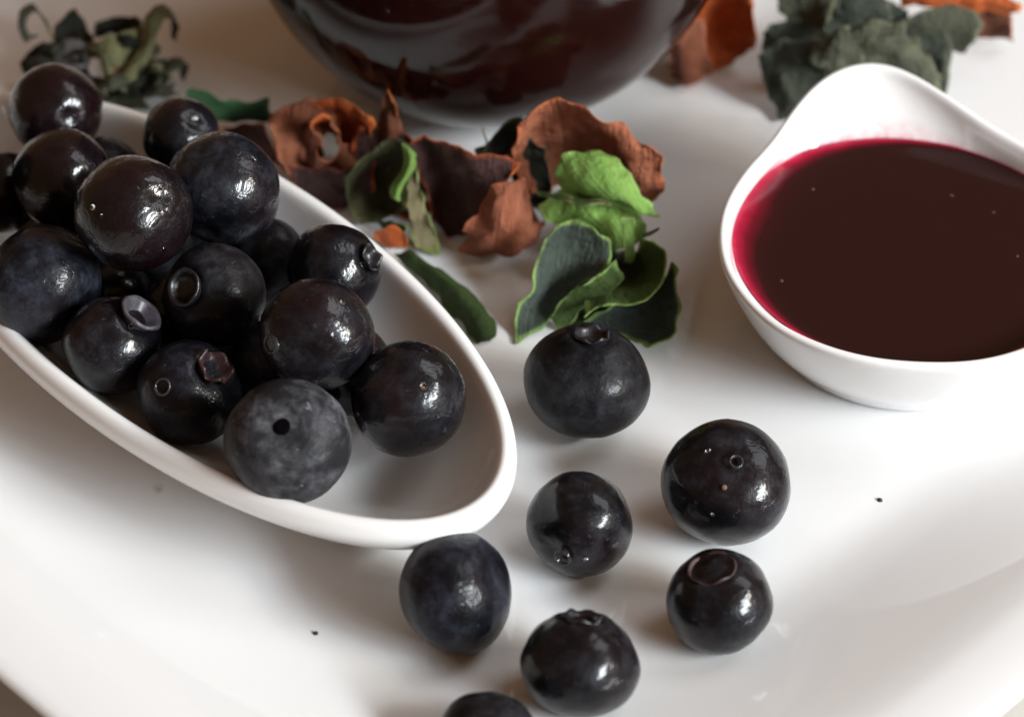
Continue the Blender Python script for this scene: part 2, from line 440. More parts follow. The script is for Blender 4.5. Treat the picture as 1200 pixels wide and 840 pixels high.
BUBBLE = plain('berry_bubble', (0.030, 0.030, 0.034), 0.12, 0.4, 900)
WATER = NT('water'); WATER.setv(**{'Base Color': (1.0, 1.0, 1.0), 'Roughness': 0.0, 'Transmission Weight': 1.0, 'IOR': 1.33}); WATER = WATER.m

def berry_mesh(r, asp, crown, seed, n=56, m=40):
    off = Vector((seed * 3.1, seed * 1.7, seed * 0.9)); loops = []
    rr_ = random.Random(int(seed * 100)); dents = []
    for _ in range(5):
        v_ = Vector((rr_.gauss(0, 1), rr_.gauss(0, 1), rr_.gauss(0, 1))).normalized(); dents.append((v_, rr_.uniform(.012, .034), rr_.uniform(.16, .40)))
    for i in range(1, m):
        a = math.pi * i / m                       # 0 = crown pole
        l = []
        for j in range(n):
            t = 2 * math.pi * j / n
            d = Vector((math.sin(a) * math.cos(t), math.sin(a) * math.sin(t), math.cos(a)))
            k = 1 + 0.052 * noise.noise(d * 1.1 + off) + 0.018 * noise.noise(d * 2.6 + off) + 0.005 * noise.noise(d * 8 + off)
            for v_, dp, wd in dents: k -= dp * math.exp(-((d - v_).length / wd) ** 2)
            # flattened crown end, a shallow basin, and a small pit at the stem
            if crown == 'dent':
                k -= 0.20 * math.exp(-(a / 0.30) ** 2) - 0.040 * math.exp(-((a - 0.42) / 0.13) ** 2) * (1 + 0.7 * noise.noise(d * 5 + off))
            elif crown == 'cup':
                k -= 0.24 * math.exp(-(a / 0.33) ** 4)
            elif crown == 'hole':
                k -= 0.10 * math.exp(-(a / 0.75) ** 2) + 0.25 * math.exp(-(a / 0.12) ** 2)
            elif crown == 'flat':
                k -= 0.11 * math.exp(-(a / 0.40) ** 2)
            elif crown == 'lid':
                k -= 0.115 * math.exp(-(a / 0.47) ** 8)
            k -= 0.09 * math.exp(-((math.pi - a) / 0.20) ** 2)
            p = d * (r * k); p.z *= asp
            l.append(p)
        loops.append(l)
    vs, fs = rings(loops, cap_first=True, cap_last=True)
    return vs, fs

def ring_mesh(r0, z0, h, flare, thick, seed, lobes=5, rag=0.3, n=40):
    """the calyx: a short flaring collar with an uneven top edge, about the local z axis"""
    L = []
    for rr, zz, e in ((r0 * .98, z0 - .06, 0), (r0, z0, 0), (r0 + flare * .5, z0 + h * .55, .5), (r0 + flare, z0 + h, 1), (r0 + flare - thick * .5, z0 + h + thick * .4, 1), (r0 + flare - thick, z0 + h * .9, 1), (r0 + flare * .4 - thick, z0 + h * .4, .4), (r0 - thick * 1.1, z0 - .02, 0), (r0 * .45, z0 - .05, 0)):
        l = []
        for j in range(n):
            t = 2 * math.pi * j / n
            w_ = 1 + rag * e * (0.6 * math.sin(lobes * t + seed) + 0.8 * noise.noise(Vector((math.cos(t) * 2, math.sin(t) * 2, seed))))
            zz2 = z0 + (zz - z0) * (w_ if zz > z0 else 1)
            q = 1 + .05 * noise.noise(Vector((math.cos(t) * 1.5, math.sin(t) * 1.5, seed + 5)))
            l.append(Vector((rr * q * math.cos(t), rr * q * math.sin(t), zz2)))
        L.append(l)
    return rings(L, cap_last=True)

def orient(d, spin=0.0):
    return Vector((0, 0, 1)).rotation_difference(d.normalized()) @ Quaternion((0, 0, 1), spin)

def blueberry(c, r, asp, mat, crown, axis, label, group, seed, ring=None, drops=(), scar=None):
    vs, fs = berry_mesh(r, asp, crown, seed)
    o = link('blueberry', mesh_from('blueberry', vs, fs), None, [BM[mat]])
    o.location = Vector(c) * CM
    d = camdir(*axis)
    o.rotation_mode = 'QUATERNION'; o.rotation_quaternion = orient(d, seed)
    tag(o, label, 'blueberry', group)
    if ring:
        rr, hh, fl, th, rag, mm = ring
        zz = math.sqrt(max(0, 1 - (rr / r) ** 2)) * r * asp - .015
        if crown in ('cup', 'dent'): zz -= .01
        if crown == 'lid': zz -= .045
        vs, fs = ring_mesh(rr, zz, hh, fl, th, seed, rag=rag)
        link('crown', mesh_from('crown', vs, fs), o, [mm])
    inv = o.rotation_quaternion.inverted()
    for (dr, rr, kind) in drops:
        n = inv @ camdir(*dr)
        # ellipsoid surface point and normal in the local frame
        t = 1 / math.sqrt((n.x ** 2 + n.y ** 2) / r ** 2 + (n.z / (r * asp)) ** 2)
        p = n * t * (0.895 if kind == 'h' else 0.992); nn = Vector((p.x / r ** 2, p.y / r ** 2, p.z / (r * asp) ** 2)).normalized()
        if kind == 'w':
            vs, fs = dome(p, nn, rr, .75, 20, 7); mm, nm = WATER, 'water_droplet'
        elif kind == 'b':
            q2 = Vector((0, 0, 1)).rotation_difference(nn); L2 = []
            for f1, f2 in ((.62, -.1), (.68, .12), (.80, .24), (.92, .16), (1.0, -.1)):
                L2.append([p + q2 @ Vector((rr * f1 * math.cos(2 * math.pi * j / 24), rr * f1 * math.sin(2 * math.pi * j / 24), rr * f2)) for j in range(24)])
            vs, fs = rings(L2); mm, nm = BUBBLE, 'bubble_ring'
        elif kind == 's':
            vs, fs = dome(p, nn, rr, .5, 10, 4); mm, nm = SCAR, 'scar'
        else:
            vs, fs = dome(p, nn, rr, .10, 18, 3, -.3)
            vs = [Vector(q_) + (Vector(q_) - p) * (.45 * noise.noise(Vector(q_) * 9)) for q_ in vs]; mm, nm = PIT, 'stem_pit'
        link(nm, mesh_from(nm, vs, fs, origin=p), o, [mm]).location = p * CM
    return o

HEAP = 'blueberries heaped in the oval dish'
LOOSE = 'loose blueberries on the plate'
RG = lambda rr, hh=.10, fl=.05, th=.05, rag=.3, m=CROWN: (rr, hh, fl, th, rag, m)
heap = [
 ((-5.709, 2.795, 1.647), .578, .95, 'wine', 'flat', (-.5, .2, -.8), 'smooth wine tinted berry topping the far end of the heap, by the dried green leaves', None, ()),
 ((-4.081, 2.228, 1.674), .477, .95, 'wet', 'flat', (-.5, -.3, -.8), 'berry half hidden at the far rim of the dish, near the dark green leaf strip', None, ()),
 ((-5.391, 1.301, 1.73), .597, .95, 'wine', 'flat', (-.6, .1, -.7), 'glossy berry just below the far topmost berry, its highlight on the left', None, ()),
 ((-4.301, -.246, 2.442), .669, .97, 'wine', 'flat', (-.45, -.2, -.6), 'shiny wine black berry on top of the heap with a broken white highlight', None, (((-.55, .05, .8), .035, 'w'), ((-.40, -.10, .9), .025, 'w'), ((.60, .40, .7), .03, 'w'), ((.55, -.62, .5), .04, 'w'))),
 ((-3.397, .657, 2.091), .681, .96, 'dusk', 'flat', (.2, .8, -.5), 'large dusty blue berry beside the curled brown peel, sharp highlight low on it', None, (((.6, .45, .65), .04, 'w'),)),
 ((-5.433, -.402, 1.531), .681, .95, 'blue', 'flat', (-.8, .3, -.3), 'blue bloomed berry at the left edge of the picture, low in the heap', None, (((-.66, -.36, .65), .095, 'b'), ((-.72, .05, .7), .03, 'w'))),
 ((-6.266, 1.678, 1.238), .495, .95, 'wet', 'flat', (-.8, .3, -.3), 'dark berry cut by the left edge of the picture, below the smooth wine berry', None, ()),
 ((-4.539, -1.227, 1.301), .565, .97, 'gloss', 'flat', (.60, .62, .48), 'berry with a pale ring shaped crown standing up at its upper right', RG(.19, .085, .075, .075, .12, CROWN_PALE), (((.48, .38, .8), .035, 'w'), ((.68, .66, .33), .0, 'w'))),
 ((-3.401, -.729, 1.63), .597, .98, 'matte', 'cup', (-.50, .13, .85), 'dull grey berry with a round open crown facing the viewer, mid heap', RG(.195, .06, .03, .05, .15, CROWN), ()),
 ((-2.954, .656, 1.066), .465, .95, 'matte', 'flat', (.2, .5, -.6), 'shadowed berry low behind the dull grey berry with the round open crown', None, ()),
 ((-2.078, -.06, 1.425), .561, .94, 'wet', 'dent', (.80, .28, .45), 'wet berry against the inner wall of the dish, above the leaf on the plate', RG(.15, .05, .03, .04, .5, CROWN), (((.62, .1, .75), .03, 'w'),)),
 ((-2.154, -1.824, 1.997), .621, .95, 'wet', 'flat', (-.1, -.3, .9), 'wet shiny berry with a clear bubble on its left flank, right part of the heap', None, (((-.75, -.18, .62), .12, 'b'), ((-.72, .10, .65), .03, 'w'), ((.50, .55, .65), .03, 'w'))),
 ((-1.152, -2.227, 1.409), .642, .96, 'wet', 'flat', (.1, .6, -.7), 'berry nearest the pointed tip of the dish, dark and finely wrinkled', None, (((.30, .22, .9), .04, 'w'), ((.25, .78, .5), .03, 'w'))),
 ((-2.404, -3.093, 1.587), .669, .93, 'grey', 'flat', (-.02, .32, .94), 'pale grey bloomed berry with a small dark hole, at the front rim of the dish', None, (((-.03, .30, .94), .085, 'h'),)),
 ((-3.623, -1.871, 1.169), .585, .96, 'blue', 'flat', (.56, .50, .64), 'berry with a torn reddish crown beside the pale berry with a hole', RG(.17, .065, .05, .05, .8, CROWN_RED), (((-.38, .12, .9), .11, 'b'),)),
]
for i, (c, r, asp, m, cr, axis, lab, ring, drops) in enumerate(heap):
    blueberry(c, r / (asp ** .33), asp, m, cr, axis, lab, HEAP, i + 1.37, ring, [d for d in drops if d[1] > 0])
buried = [((-6.709, 1.198, 2.067), .581), ((-4.251, 1.172, .962), .573), ((-1.908, -1.291, .996), .543), ((-3.909, -.217, .809), .539), ((-2.836, -.985, .782), .491),
          ((-5.695, .554, 1.016), .476), ((-3.327, 1.424, 1.304), .462), ((-5.074, 2.109, 1.13), .498), ((-4.798, .278, .79), .475), ((-2.381, -2.191, .915), .491)]
hidden = ['berry mostly out of frame behind the one cut by the left edge', 'buried berry under the wine black berry on top of the heap', 'buried berry showing in the gap between the bubble berry and the one nearest the tip',
 'buried berry beneath the round crown berry, left of its crown', 'buried berry under the round crown berry, beside the bubble berry', 'buried berry behind the bloomed berry at the left edge', 'buried berry under the large dusty blue berry',
 'buried berry below the glossy berry with its highlight on the left', 'buried berry behind the berry with the pale ring crown', 'buried berry behind the pale berry with a hole']
for i, (c, r) in enumerate(buried):
    blueberry(c, r, .96, ('wet', 'matte', 'gloss')[i % 3], 'flat', (-.3, .3, -.8), hidden[i], HEAP, 40 + i * 1.3)

loose = [
 ((.87, -1.135, .67), .741, .86, 'matte', 'dent', (.07, .86, .50), 'largest loose berry, matte with a wrinkled dent on top, touching the grey green petals', RG(.19, .035, .02, .04, .8, CROWN), ()),
 ((2.385, -2.794, .655), .722, .87, 'gloss', 'flat', (.06, .50, .86), 'loose berry nearest the sauce dish, with a tiny tan scar on its face', None, (((-.13, -.02, .98), .032, 's'), ((.08, .42, .9), .085, 'b'), ((-.38, .58, .7), .03, 'w'), ((-.30, -.45, .84), .02, 'w'))),
 ((.739, -3.318, .552), .592, .95, 'gloss', 'flat', (-.55, -.5, .65), 'small very shiny loose berry at the centre of the loose ones', None, (((-.34, -.60, .7), .10, 'b'), ((.10, -.62, .75), .03, 'w'), ((.05, .74, .65), .035, 'w'))),
 ((-.59, -4.4, .62), .665, .87, 'blue', 'flat', (.85, .25, .45), 'egg shaped dusty loose berry just in front of the tip of the oval dish', None, ()),
 ((2.205, -4.459, .54), .570, .96, 'gloss', 'lid', (-.22, .80, .56), 'loose berry with a round lid like crown on top and a reddish underside', RG(.245, .04, .02, .03, .55, CROWN_RED), ()),
 ((.698, -5.351, .56), .625, .86, 'gloss', 'dent', (.05, .95, .22), 'broad loose berry with a ragged top and a tall leaf shaped highlight', RG(.19, .03, .03, .05, .8, CROWN), (((-.55, -.1, .8), .025, 'w'),)),
 ((-.241, -6.271, .485), .515, .92, 'matte', 'flat', (.2, .8, .5), 'loose berry cut off by the bottom edge of the picture', None, ()),
]
for i, (c, r, asp, m, cr, axis, lab, ring, drops) in enumerate(loose):
    blueberry(c, r, asp, m, cr, axis, lab, LOOSE, 80 + i * 2.7, ring, drops)

# ------------------------------------------------------------------ dried petals and leaves
RUST = petal_mat('petal_rust', (0.1302, 0.0362, 0.0155), (0.2297, 0.0755, 0.0362), (0.3216, 0.1208, 0.0621), 0.06, (0.0766, 0.0211, 0.0103))
ORANGE = petal_mat('petal_orange', (0.3366, 0.0589, 0.0100), (0.4675, 0.1040, 0.0200), (0.5797, 0.1525, 0.0350), 0.06, (0.2057, 0.0347, 0.0100))
MAUVE = petal_mat('petal_mauve', (0.0379, 0.0144, 0.0128), (0.0665, 0.0270, 0.0222), (0.3289, 0.0585, 0.0128), 0.055, (0.0222, 0.0081, 0.0077))
TERRA = petal_mat('petal_terracotta', (0.2409, 0.0703, 0.0323), (0.3441, 0.1205, 0.0614), (0.4129, 0.1138, 0.0409), 0.05, (0.1462, 0.0368, 0.0205))
OLIVE = petal_mat('leaf_olive', (0.0210, 0.0200, 0.0065), (0.0527, 0.0450, 0.0140), (0.060, 0.066, 0.018), 0.05, (0.0217, 0.0175, 0.0060))
LIME = petal_mat('leaf_lime', (0.150, 0.290, 0.052), (0.225, 0.380, 0.085), (0.30, 0.44, 0.14), 0.05, (0.095, 0.200, 0.034), blotch=0.25)
SLATE = petal_mat('petal_slate', (0.0356, 0.0499, 0.0405), (0.0581, 0.0768, 0.0594), (0.2500, 0.3968, 0.1063), 0.062, (0.0263, 0.0403, 0.0270), edge_even=True)
MOSS = petal_mat('petal_moss', (0.0434, 0.0775, 0.0165), (0.0744, 0.1240, 0.0275), (0.20, 0.31, 0.085), 0.062, (0.0248, 0.0465, 0.0099), edge_even=True)
LEAF = petal_mat('leaf_green', (0.0270, 0.0528, 0.0088), (0.0428, 0.0744, 0.0144), (0.0585, 0.0768, 0.0200), 0.05, (0.0158, 0.0298, 0.0056))
PALE = petal_mat('leaf_pale', (0.1805, 0.1805, 0.0840), (0.2755, 0.2755, 0.1360), (0.3135, 0.2850, 0.1440), 0.06, (0.0950, 0.0950, 0.0400))
BEIGE = petal_mat('leaf_beige', (0.2890, 0.2400, 0.1190), (0.3740, 0.3200, 0.1750), (0.2380, 0.2720, 0.0770), 0.08, (0.1700, 0.1440, 0.0630))
DARKLEAF = petal_mat('leaf_dark', (0.018, 0.020, 0.013), (0.035, 0.038, 0.024), (0.10, 0.10, 0.05), 0.06, (0.012, 0.012, 0.008))
PINE = petal_mat('leaf_pine', (0.018, 0.060, 0.022), (0.030, 0.092, 0.034), (0.06, 0.14, 0.05), 0.08, (0.012, 0.035, 0.014))
SAGE = petal_mat('petal_sage', (0.046, 0.050, 0.030), (0.098, 0.104, 0.066), (0.15, 0.155, 0.10), 0.06, (0.028, 0.030, 0.018))
GREYGREEN = petal_mat('petal_grey_green', (0.030, 0.038, 0.028), (0.060, 0.070, 0.050), (0.085, 0.095, 0.065), 0.06, (0.020, 0.025, 0.018))
SEED = plain('seed_husk', (0.115, 0.105, 0.100), 0.8, 0.4, 500)

def sheet_mesh(name, grid, ruffle, nu, nv, seed, origin, rag=0.02):
    """a curved sheet through a grid of points (rows of u, v, height), crumpled and with an uneven edge"""
    rows = [[at(*p) for p in row] for row in grid]
    V = []; UV = []
    for j in range(nv + 1):
        t = j / nv
        col = [catmull(r_, 0) for r_ in rows]
        for i in range(nu + 1):
            s = i / nu
            # wander the border a little so that the outline is torn, not ruled
            e = min(s, 1 - s, t, 1 - t)
            V.append(catmull([catmull(r_, s) for r_ in rows], t)); UV.append((s, t))
    w_ = nu + 1
    out = []
    for j in range(nv + 1):
        for i in range(nu + 1):
            p = V[j * w_ + i]
            du = V[j * w_ + min(i + 1, nu)] - V[j * w_ + max(i - 1, 0)]
            dv = V[min(j + 1, nv) * w_ + i] - V[max(j - 1, 0) * w_ + i]
            n = du.cross(dv); n = n.normalized() if n.length > 1e-6 else Vector((0, 0, 1))
            s, t = i / nu, j / nv; e = min(s, 1 - s, t, 1 - t)
            q = p * 1.0 + Vector((seed * 5.3, seed, 0))
            d = ruffle * (0.55 * noise.noise(q * 1.7) + 0.40 * noise.noise(q * 4.0) * (1 + 1.4 * math.exp(-e * 14)) + 0.14 * (0.5 - abs(noise.noise(q * 5.5))) + 0.11 * noise.noise(q * 11))
            x = p + n * d
            k = math.exp(-e * 30)
            x += Vector((noise.noise(q * 6), noise.noise(q * 6 + Vector((9, 0, 0))), noise.noise(q * 6 + Vector((0, 9, 0))))) * (rag * 2.0 * k)
            if x.z < 0.035: x.z = 0.035
            out.append(x)
    fs = [((j + 1) * w_ + i, (j + 1) * w_ + i + 1, j * w_ + i + 1, j * w_ + i) for j in range(nv) for i in range(nu)]
    return mesh_from(name, out, fs, UV, origin=origin)

def petal(name, grid, mats, parent=None, origin=(0, 0, 0), thick=0.022, ruffle=0.10, nu=26, nv=26, seed=1.0, rag=0.03):
    """mats: front, back, edge"""
    me = sheet_mesh(name, grid, ruffle, nu, nv, seed, origin, rag)
    o = link(name, me, parent, mats)
    s = o.modifiers.new('thickness', 'SOLIDIFY'); s.thickness = thick * CM; s.offset = -1
    s.material_offset = 1; s.material_offset_rim = 2
    b = o.modifiers.new('smooth', 'SUBSURF'); b.levels = 1; b.render_levels = 1
    return o

def dried(name, base, label, cat, petals, group='dried flowers and leaves strewn on the plate'):
    b = at(*base)
    root = empty(name, b)
    tag(root, label, cat, group)
    for i, (pn, grid, mats, kw) in enumerate(petals):
        petal(pn, grid, mats, root, b, seed=base[0] * .013 + i * 2.1, **kw)
    return root

# brown peel rosette with an orange spike
dried('dried_rosette', (385, 215, 0.04), 'curled rust brown dried flower with a rolled centre and a pointed orange spike', 'dried flower', [
 ('petal', [[(312, 132, 1.0), (345, 118, 1.15), (372, 118, 1.15), (392, 128, 1.0)],
            [(317, 152, .95), (345, 145, .95), (368, 146, .85), (386, 152, .75)],
            [(324, 178, .75), (342, 178, .70), (358, 178, .6), (366, 184, .45)],
            [(340, 206, .45), (352, 212, .35), (362, 218, .2), (372, 222, .1)]], [RUST, ORANGE, TERRA], dict(ruffle=.10)),
 ('petal', [[(366, 116, 1.15), (395, 117, 1.25), (420, 128, 1.2), (440, 147, 1.0)],
            [(372, 124, 1.05), (397, 128, 1.1), (416, 140, 1.0), (434, 160, .8)],
            [(390, 138, .85), (404, 146, .75), (418, 160, .6), (430, 180, .45)],
            [(396, 168, .45), (408, 176, .35), (420, 190, .25), (432, 205, .1)]], [ORANGE, RUST, ORANGE], dict(ruffle=.09)),
 ('petal', [[(392, 150, 1.0), (390, 140, 1.15), (376, 136, 1.25), (364, 144, 1.2), (366, 154, 1.1), (376, 158, 1.0)],
            [(398, 162, .75), (394, 146, .85), (376, 142, .95), (358, 154, .90), (364, 168, .80), (378, 170, .75)],
            [(400, 182, .35), (398, 160, .45), (376, 154, .5), (352, 168, .45), (362, 190, .35), (382, 186, .35)]], [RUST, ORANGE, TERRA], dict(ruffle=.04, nu=40)),
 ('petal', [[(396, 164, .85), (386, 184, .75), (372, 186, .75), (369, 176, .78)],
            [(410, 168, .6), (398, 196, .5), (372, 204, .45), (356, 190, .5)],
            [(426, 180, .3), (410, 214, .2), (376, 222, .12), (348, 206, .15)]], [ORANGE, RUST, TERRA], dict(ruffle=.06, nu=34)),
 ('spike_petal', [[(452, 110, 1.95), (455, 105, 2.0), (459, 110, 1.95)],
            [(446, 132, 1.15), (456, 128, 1.3), (466, 136, 1.15)],
            [(438, 152, .8), (456, 152, 1.0), (474, 158, .8)],
            [(432, 178, .3), (456, 184, .5), (484, 172, .4)]], [RUST, ORANGE, ORANGE], dict(ruffle=.06)),
 ('petal', [[(336, 196, .55), (372, 200, .6), (410, 196, .7), (440, 186, .8)], [(340, 214, .3), (374, 220, .35), (410, 220, .4), (438, 210, .5)], [(356, 232, .06), (384, 242, .06), (412, 246, .06), (436, 236, .1)]], [MAUVE, RUST, RUST], dict(ruffle=.12)),
 ('petal', [[(420, 150, .9), (444, 150, .95), (470, 156, .9), (490, 176, .8)], [(414, 180, .5), (440, 182, .5), (470, 186, .5), (496, 200, .5)], [(420, 214, .2), (444, 220, .2), (474, 224, .15), (500, 226, .2)], [(430, 248, .05), (452, 254, .05), (480, 256, .05), (506, 250, .06)]], [MAUVE, RUST, ORANGE], dict(ruffle=.14)),
 ('petal', [[(262, 150, .5), (285, 146, .55), (312, 150, .6)], [(268, 166, .35), (292, 164, .4), (322, 176, .4)], [(285, 182, .1), (308, 186, .1), (338, 204, .1)]], [MAUVE, RUST, ORANGE], dict(ruffle=.08)),
])
# green curl with a pale strip
dried('dried_leaf', (455, 270, 0.04), 'dark olive leaf with a bright green rolled edge and a pale beige tail', 'dried leaf', [
 ('leaf_blade', [[(412, 200, .85), (430, 182, 1.05), (456, 168, 1.25), (478, 170, 1.25), (487, 184, 1.1)],
            [(406, 222, .55), (428, 208, .5), (454, 196, .55), (474, 194, .7), (483, 204, .95)],
            [(408, 248, .25), (430, 236, .2), (452, 226, .25), (468, 224, .4), (474, 228, .75)],
            [(424, 266, .06), (438, 262, .06), (454, 254, .1), (466, 250, .25), (474, 246, .5)]], [OLIVE, OLIVE, OLIVE], dict(ruffle=.06, nu=32)),
 ('rolled_edge', [[(470, 170, 1.22), (482, 176, 1.22), (487, 186, 1.05)],
            [(472, 184, 1.1), (482, 190, 1.15), (489, 198, .95)],
            [(466, 202, .95), (476, 206, 1.02), (482, 210, .85)],
            [(458, 216, .82), (466, 220, .9), (472, 222, .75)],
            [(459, 230, .7), (464, 234, .74), (470, 236, .6)]], [LIME, OLIVE, LIME], dict(ruffle=.035)),
 ('tail', [[(480, 192, .95), (490, 202, .9)], [(472, 222, .7), (494, 226, .72)], [(478, 246, .5), (501, 250, .5)], [(482, 270, .28), (510, 272, .3)], [(486, 296, .06), (513, 294, .06)]], [BEIGE, PALE, MOSS], dict(ruffle=.07, rag=.05)),
 ('leaf_blade', [[(440, 262, .1), (456, 256, .3)], [(452, 270, .1), (466, 262, .3)], [(466, 280, .06), (480, 268, .3)]], [MOSS, LIME, LIME], dict(ruffle=.05, nu=14, nv=14)),
])
dried('dried_petal', (458, 280, 0.04), 'small orange petal scrap under the pale tail of the olive leaf', 'dried petal', [
 ('petal', [[(438, 270, .25), (458, 266, .35), (478, 276, .25)], [(442, 280, .12), (458, 280, .2), (478, 284, .12)], [(448, 290, .05), (462, 291, .08), (478, 290, .05)]], [ORANGE, RUST, ORANGE], dict(ruffle=.05, nu=16, nv=14))])
# mauve petal with orange rim and terracotta lobe
dried('dried_petal', (560, 290, 0.04), 'dark mauve dried petal with a frilled orange rim and a terracotta lobe folded below', 'dried petal', [
 ('petal', [[(474, 168, 1.25), (498, 158, 1.4), (526, 172, 1.4), (556, 188, 1.35), (586, 183, 1.35), (608, 190, 1.2)],
            [(486, 192, .95), (506, 186, .95), (530, 196, 1.0), (554, 206, 1.0), (580, 203, 1.1), (602, 206, 1.1)],
            [(500, 226, .5), (516, 224, .5), (534, 228, .55), (550, 228, .65), (566, 222, .85), (588, 214, 1.0)],
            [(512, 258, .2), (522, 258, .2), (534, 256, .3), (546, 250, .45), (558, 242, .65), (572, 232, .8)],
            [(522, 280, .05), (528, 280, .08), (538, 276, .2), (546, 268, .35), (553, 260, .45), (560, 250, .55)]], [MAUVE, RUST, ORANGE], dict(ruffle=.13, nu=44, rag=.035)),
 ('petal', [[(562, 238, .85), (580, 220, 1.05), (600, 208, 1.15), (618, 207, 1.0)],
            [(556, 254, .70), (578, 240, .95), (602, 230, 1.0), (624, 228, .80)],
            [(548, 272, .45), (574, 264, .75), (604, 258, .80), (634, 256, .5)],
            [(542, 288, .15), (568, 286, .45), (602, 284, .45), (638, 268, .25)],
            [(554, 301, .04), (574, 296, .12), (604, 297, .10), (632, 278, .06)]], [TERRA, RUST, TERRA], dict(ruffle=.16, rag=.05)),
])
# big terracotta petal
dried('dried_petal', (690, 220, 0.04), 'wide terracotta dried petal standing behind the bright green leaf', 'dried petal', [
 ('petal', [[(612, 146, 1.75), (632, 122, 2.0), (656, 116, 2.05), (694, 134, 1.95), (722, 143, 1.8), (748, 162, 1.6), (774, 184, 1.45)],
            [(602, 170, 1.4), (632, 148, 1.45), (664, 142, 1.55), (694, 156, 1.5), (722, 166, 1.55), (748, 182, 1.45), (777, 204, 1.2)],
            [(600, 196, .9), (634, 182, .85), (668, 176, .95), (696, 186, .85), (722, 196, 1.1), (746, 210, 1.1), (776, 224, .9)],
            [(608, 226, .4), (640, 222, .35), (670, 216, .4), (700, 220, .3), (722, 226, .55), (744, 234, .7), (766, 240, .6)]], [TERRA, RUST, TERRA], dict(ruffle=.11, nu=44, rag=.04)),
])
dried('dried_leaf', (590, 188, 0.04), 'blackish leaf scrap with a thin fibre, tucked behind the mauve petal', 'dried leaf', [
 ('leaf_blade', [[(556, 182, 1.0), (580, 160, 1.3), (612, 138, 1.5)], [(566, 188, .8), (590, 172, 1.0), (618, 158, 1.2)], [(578, 200, .5), (600, 196, .5), (622, 186, .7)]], [DARKLEAF, PINE, OLIVE], dict(ruffle=.1)),
 ('leaf_blade', [[(596, 168, 1.2), (616, 160, 1.3), (640, 170, 1.2)], [(598, 200, .7), (620, 200, .7), (646, 204, .7)], [(604, 240, .15), (626, 246, .15), (652, 246, .2)]], [DARKLEAF, MAUVE, RUST], dict(ruffle=.12)),
 ('fibre', [[(562, 184, .9), (564, 185, .9)], [(570, 168, 1.2), (572, 169, 1.2)], [(566, 156, 1.4), (568, 156, 1.4)], [(563, 146, 1.5), (565, 146, 1.5)]], [BEIGE, BEIGE, BEIGE], dict(ruffle=.0, nu=2, nv=18, rag=0)),
])
# bright green leaf
dried('dried_leaf', (700, 282, 0.04), 'bright lime green crumpled leaf lying on top of the grey green petals', 'dried leaf', [
 ('leaf_blade', [[(648, 196, 1.35), (668, 178, 1.5), (692, 173, 1.55), (714, 180, 1.5)],
            [(646, 206, 1.25), (672, 196, 1.45), (704, 192, 1.55), (734, 200, 1.40)],
            [(656, 216, 1.10), (684, 214, 1.35), (720, 216, 1.40), (750, 224, 1.20)],
            [(672, 224, 1.0), (702, 230, 1.20), (738, 238, 1.20), (764, 244, .98)],
            [(696, 232, .9), (720, 242, 1.05), (750, 252, 1.0), (772, 258, .85)]], [LIME, MOSS, LIME], dict(ruffle=.08)),
 ('leaf_blade', [[(634, 244, .75), (654, 224, .95), (684, 222, 1.0), (716, 232, .95), (744, 244, .85)], [(640, 256, .65), (664, 246, .85), (692, 246, .95), (722, 252, .9), (754, 258, .75)], [(660, 266, .55), (684, 264, .75), (710, 268, .8), (736, 270, .75), (760, 270, .6)], [(688, 280, .45), (704, 286, .55), (722, 292, .6), (740, 288, .55), (756, 280, .5)]], [LIME, MOSS, LIME], dict(ruffle=.10)),
 ('stem', [[(628, 224, 1.0), (630, 230, .98)], [(656, 228, 1.08), (658, 235, 1.05)], [(686, 234, 1.12), (687, 241, 1.1)], [(714, 236, 1.15), (715, 241, 1.12)]], [BEIGE, MOSS, BEIGE], dict(ruffle=.02, nu=6)),
 ('stem', [[(728, 256, 1.05), (744, 256, 1.05)], [(729, 280, .85), (744, 278, .85)], [(734, 308, .62), (741, 308, .62)]], [LIME, MOSS, BEIGE], dict(ruffle=.03, nu=8)),
])
